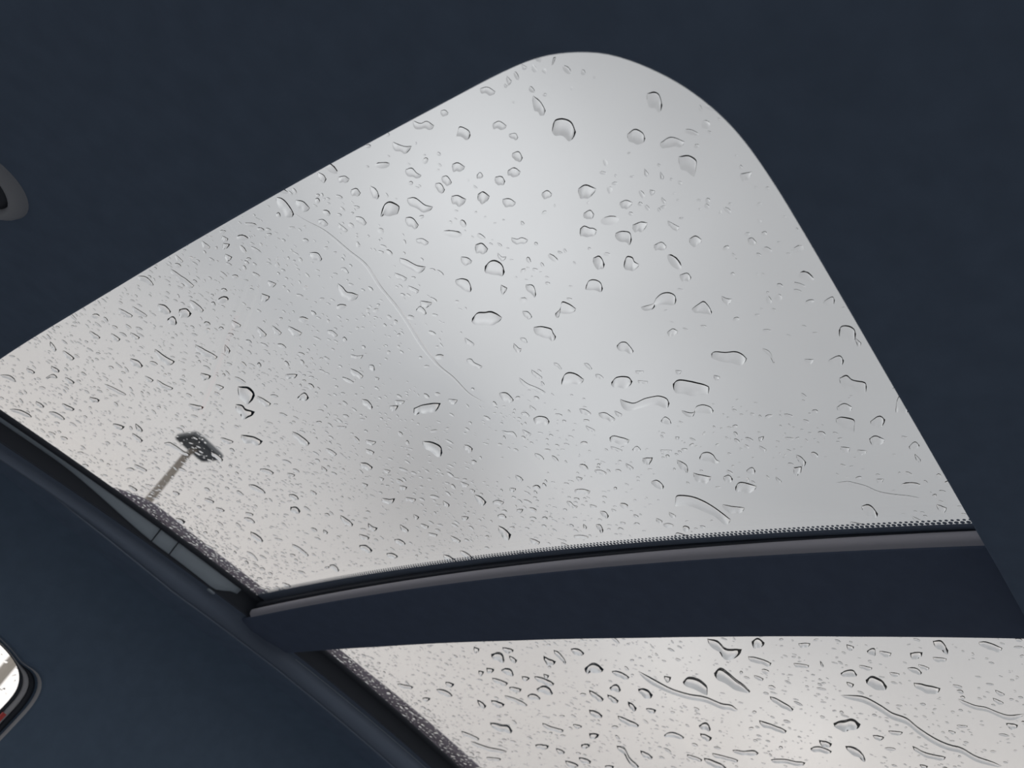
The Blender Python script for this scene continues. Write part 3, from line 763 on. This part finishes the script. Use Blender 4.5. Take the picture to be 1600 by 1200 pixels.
def where(c):
    x, y = c.x, c.y
    if x > 0.55:
        if x < 0.68: return 'right behind the crossbeam'
        if y > 0.78: return 'close to the far side track'
        if y < 0.33: return 'on its near side'
        return 'around its middle'
    if (x - 0.300) ** 2 + (y - 0.856) ** 2 < 0.055 ** 2: return 'over the street lamp'
    if x > 0.455: return 'close to the crossbeam'
    if x < 0.22 and y < 0.24: return 'by the rounded front corner'
    if x < 0.155: return 'by the opening front edge'
    if y > 0.84: return 'close to the far side track'
    if y < 0.20: return 'by the opening near edge'
    if min(math.hypot(x - a / 1e4, y - b / 1e4) for a, b in TRICKLE) < 0.045: return 'beside the long thin trickle'
    if x < 0.29: return 'in the front half of the panel'
    return 'in the rear half of the panel'

def describe(rim, L, W, c):
    chord = (Vector(rim[-1]) - Vector(rim[0])).length
    sgn = []
    for a, b, d_ in zip(rim, rim[1:], rim[2:]):
        cr = (b - a).x * (d_ - b).y - (b - a).y * (d_ - b).x
        if abs(cr) > 0.12 * (b - a).length * (d_ - b).length: sgn.append(cr > 0)
    bent = any(sgn) and not all(sgn)
    asp = L / max(W, 1e-6)
    size = math.sqrt(L * W)
    s = 'very large' if size > 0.021 else 'large' if size > 0.015 else 'medium' if size > 0.0095 else 'small' if size > 0.007 else 'tiny'
    if L > 0.052 and asp > 3: shape = 'winding rivulet'
    elif bent and L > 0.016: shape = 'two-lobed raindrop'
    elif asp > 2.6: shape = 'thin rain streak'
    elif asp > 1.45: shape = 'oblong raindrop'
    elif asp < 0.62: shape = 'narrow drawn-out raindrop'
    else: shape = 'rounded raindrop'
    pane = 'rear roof glass' if c.x > 0.55 else 'front roof glass'
    sag = max(abs((p - rim[0]).cross(rim[-1] - rim[0])) for p in rim) / max(chord, 1e-6) ** 2
    look = s + (' straight' if sag < 0.05 else ' bent' if sag < 0.16 else ' curved' if sag < 0.3 else ' arched') + ' ' + shape
    best = min(((c - LMC[k]).length, k) for k in LMC)
    if best[0] < 0.032: return f'{look} beside {LANDMARKS[best[1]][1]}', shape
    if best[0] < 0.065: return f'{look} a little way from {LANDMARKS[best[1]][1]}', shape
    w_ = where(c)
    if best[0] < 0.11 and ('half' in w_ or 'middle' in w_ or 'side' in w_): return f'{look} farther off from {LANDMARKS[best[1]][1]}', shape
    return f'{look} on {pane}, {w_}', shape

LANDMARKS = {
    0: ('longest winding rivulet on the rear roof glass', 'the longest winding rivulet'),
    1: ('wavy rivulet running under an arched drop on the rear roof glass', 'the wavy rivulet'),
    2: ('comma-shaped drop with a long thin tail close to the crossbeam', 'the long-tailed comma drop'),
    3: ('biggest round domed drop by the rounded front corner', 'the big round corner drop'),
    4: ('humped drop with a flat tail to one side on the front roof glass', 'the humped drop with flat tail'),
    5: ('wedge-shaped drop just behind the crossbeam on the rear roof glass', 'the wedge-shaped drop'),
    6: ('broad square-shouldered drop on the front roof glass', 'the broad square-shouldered drop'),
    7: ('long wavy drop with a dark S-shaped rim on the front roof glass', 'the long wavy drop'),
    19: ('tall arched drop joined to the wavy rivulet on the rear roof glass', 'the tall arched drop'),
    8: ('squarish drop with a notched rim nearest the rounded corner edge', 'the squarish notched drop'),
    9: ('wide flat-topped drop pointed at one end on the front roof glass', 'the wide flat-topped drop'),
    10: ('cloud-shaped drop with a scalloped lower edge on the front roof glass', 'the cloud-shaped drop'),
    11: ('drop cut off by the near edge of the headliner opening', 'the cut-off edge drop'),
    12: ('thin straight streak of water ending by the near headliner edge', 'the thin straight streak'),
    15: ('helmet-shaped arched drop on the front roof glass', 'the helmet-shaped drop'),
    16: ('slanting rivulet on the near side of the rear roof glass', 'the slanting rivulet'),
    17: ('ragged drop touching the rear edge of the crossbeam', 'the ragged drop at the beam'),
    18: ('bent boot-shaped drop on the front roof glass', 'the boot-shaped drop'),
    20: ('bell-shaped drop by the front edge of the opening', 'the bell-shaped drop'),
    21: ('ladle-shaped drop with a curved tail on the front roof glass', 'the ladle-shaped drop'),
    23: ('pointed tent-shaped drop on the front roof glass', 'the tent-shaped drop'),
    25: ('round drop beside the near edge of the headliner opening', 'the round near-edge drop'),
    26: ('shallow boat-shaped drop beside the longest winding rivulet', 'the boat-shaped drop'),
    27: ('domed drop with a dark bent rim near the street lamp', 'the domed drop near the lamp'),
    35: ('drop at the head of the long thin trickle', 'the trickle head drop'),
    40: ('almond-shaped drop with a notched end on the front roof glass', 'the almond-shaped drop'),
}
occupied = {}
CELL = 0.012
def occupy(c, r):
    k = int(r / CELL) + 1
    i0, j0 = int(c.x / CELL), int(c.y / CELL)
    for i in range(i0 - k, i0 + k + 1):
        for j in range(j0 - k, j0 + k + 1):
            occupied.setdefault((i, j), []).append((c.x, c.y, r))
def free(x, y, r):
    for a, b, s in occupied.get((int(x / CELL), int(y / CELL)), ()):
        if (x - a) ** 2 + (y - b) ** 2 < (r + s) ** 2: return False
    return True

def parse(rec):
    a, b = rec.split('|')
    return [Vector([float(v) * 1e-4 for v in p.split(',')]) for p in a.split()], Vector([float(v) * 1e-4 for v in b.split(',')])
LMC = {}
for k in LANDMARKS:
    q, d_ = parse(DROPS[k])
    LMC[k] = sum(q, Vector((0, 0))) / len(q) + d_ * 0.5
extra = {1: ([], []), 2: ([], [])}
for i, rec in enumerate(DROPS):
    rim, dep = parse(rec)
    nu = 25 if len(rim) < 5 else 41
    hk = 0.15
    V, F, c, L, W = drop_mesh(rim, dep, nu, 18, hk, i)
    lab, shape = describe(rim, L, W, c)
    V, F, loc = fix_drop(V, F, c)
    for p in catmull(rim, max(9, int(L / 0.004))):
        occupy(p + dep * 0.5, max(0.0015, W * 0.55))
    pane = 2 if c.x > 0.55 else 1
    if i < 297:
        o = obj('water_rivulet' if 'rivulet' in shape else 'raindrop', V, F, M['water'])
        o.location = loc
        o['label'] = LANDMARKS[i][0] if i in LANDMARKS else lab
        o['category'] = 'water streak' if ('rivulet' in shape or 'streak' in shape) else 'raindrop'
        o['group'] = 'raindrops on the rear roof glass' if pane == 2 else 'raindrops on the front roof glass'
    else:
        VV, FF = extra[pane]
        bse = len(VV)
        VV += [(x + loc.x, y + loc.y, z + loc.z) for x, y, z in V]
        FF += [tuple(bse + k for k in f) for f in F]

# the long thin trickle that runs back from a drop at the front edge
rim = [Vector((a * 1e-4, b * 1e-4)) for a, b in TRICKLE]
V, F, c, L, W = drop_mesh(rim, Vector((0.0008, -0.0032)), 160, 12, 0.07, 5, wob=0.2)
V, F, loc = fix_drop(V, F, c)
o = obj('water_trickle', V, F, M['water']); o.location = loc
o['label'] = 'long thin wandering trickle of water across the front roof glass'
o['category'] = 'water streak'; o['group'] = 'raindrops on the front roof glass'
for p in catmull(rim, 60): occupy(p, 0.004)

def blob(VV, FF, x, y, r, rg, surf):
    n = 10
    el = rg.uniform(1.0, 1.7); th = rg.uniform(0, 3.14)
    k2, p2, k3, p3 = rg.uniform(0, 0.16), rg.uniform(0, 6.28), rg.uniform(0, 0.12), rg.uniform(0, 6.28)
    hk = rg.uniform(0.14, 0.34) * r
    ct, st = math.cos(th), math.sin(th)
    rim = []
    for k in range(n):
        a = 2 * math.pi * k / n
        q = r * (1 + k2 * math.cos(2 * a + p2) + k3 * math.cos(3 * a + p3))
        ux, uy = q * math.cos(a) * el, q * math.sin(a) / math.sqrt(el)
        rim.append((ux * ct - uy * st, ux * st + uy * ct))
    b = len(VV)
    for f in (1.0, 0.86, 0.62, 0.32):
        h = hk * (1 - f ** 2.2)
        sh = 0.32 * r * (1 - f)                        # the drops lean forwards, like the larger ones
        for ux, uy in rim: VV.append(surf(x + ux * f - sh * 0.75, y + uy * f - sh * 0.66, h))
    VV.append(surf(x - 0.24 * r, y - 0.21 * r, hk))
    for ux, uy in rim: VV.append(surf(x + ux, y + uy, 0.0))
    VV.append(surf(x, y, 0.0))
    for i in range(3):
        for k in range(n):
            a, c_ = b + i * n + k, b + i * n + (k + 1) % n
            FF.append((a, c_, c_ + n, a + n))
    ap, bo = b + 4 * n, b + 4 * n + 1
    for k in range(n):
        FF.append((b + 3 * n + k, b + 3 * n + (k + 1) % n, ap))
        FF.append((bo + (k + 1) % n, bo + k, bo + n))

def roof_surf(x, y, h): return (x, y, roof(x, y) + GT + GAP + h)

for pane, (x0, x1, count) in {1: (0.085, 0.500, 3600), 2: (0.595, 1.12, 3900)}.items():
    VV, FF = extra[pane]
    rg = random.Random(100 + pane)
    placed = tries = 0
    while placed < count and tries < count * 8:
        tries += 1
        x, y = rg.uniform(x0, x1), rg.uniform(0.112, 0.974)
        dens = 0.30 + 0.9 * noise.noise(Vector((x * 14, y * 14, pane * 3.3)))
        dens += 0.55 * smoothstep(0.30, 0.75, y) + (0.55 if pane == 2 else 0)
        if y < 0.26 and pane == 1: dens -= 0.12
        if rg.random() > dens: continue
        r = min(0.0040, max(0.0007, rg.lognormvariate(math.log(0.00125), 0.50)))
        if not free(x, y, r * 1.25): continue
        blob(VV, FF, x, y, r, rg, roof_surf)
        occupy(Vector((x, y)), r * 1.25)
        placed += 1
    # a dense film of drops on the glass rim over the roof rail
    for _ in range(1300):
        x, y = rg.uniform(max(0.30, x0), min(x1 + 0.02, 1.1)), rg.uniform(0.905, 0.978)
        r = rg.uniform(0.0009, 0.0038)
        if not free(x, y, r * 1.1): continue
        blob(VV, FF, x, y, r, rg, roof_surf)
        occupy(Vector((x, y)), r * 1.1)
    o = obj('fine_rain_droplets', VV, FF, M['water'], kind='stuff',
            label='fine scatter of tiny rain droplets over the ' + ('front' if pane == 1 else 'rear') + ' roof glass')
    o['category'] = 'rain droplets'

# tiny drops on the outside of the door window
VV, FF = [], []
rg = random.Random(5)
for _ in range(260):
    x, s = rg.uniform(0.20, 0.376), s_of_z(rg.uniform(0.02, 0.195))
    r = rg.uniform(0.0006, 0.0019)
    def side_surf(a, b, h, s0=s, x0=x): 
        return tuple(wall_pt(a, b) + Vector((0, 0.0122 + 0.0035 + h, 0)))
    blob(VV, FF, x, s, r, rg, side_surf)
o = obj('window_droplets', VV, FF, M['water'], kind='stuff', label='tiny rain droplets on the door window')
o['category'] = 'rain droplets'
recalc(o)
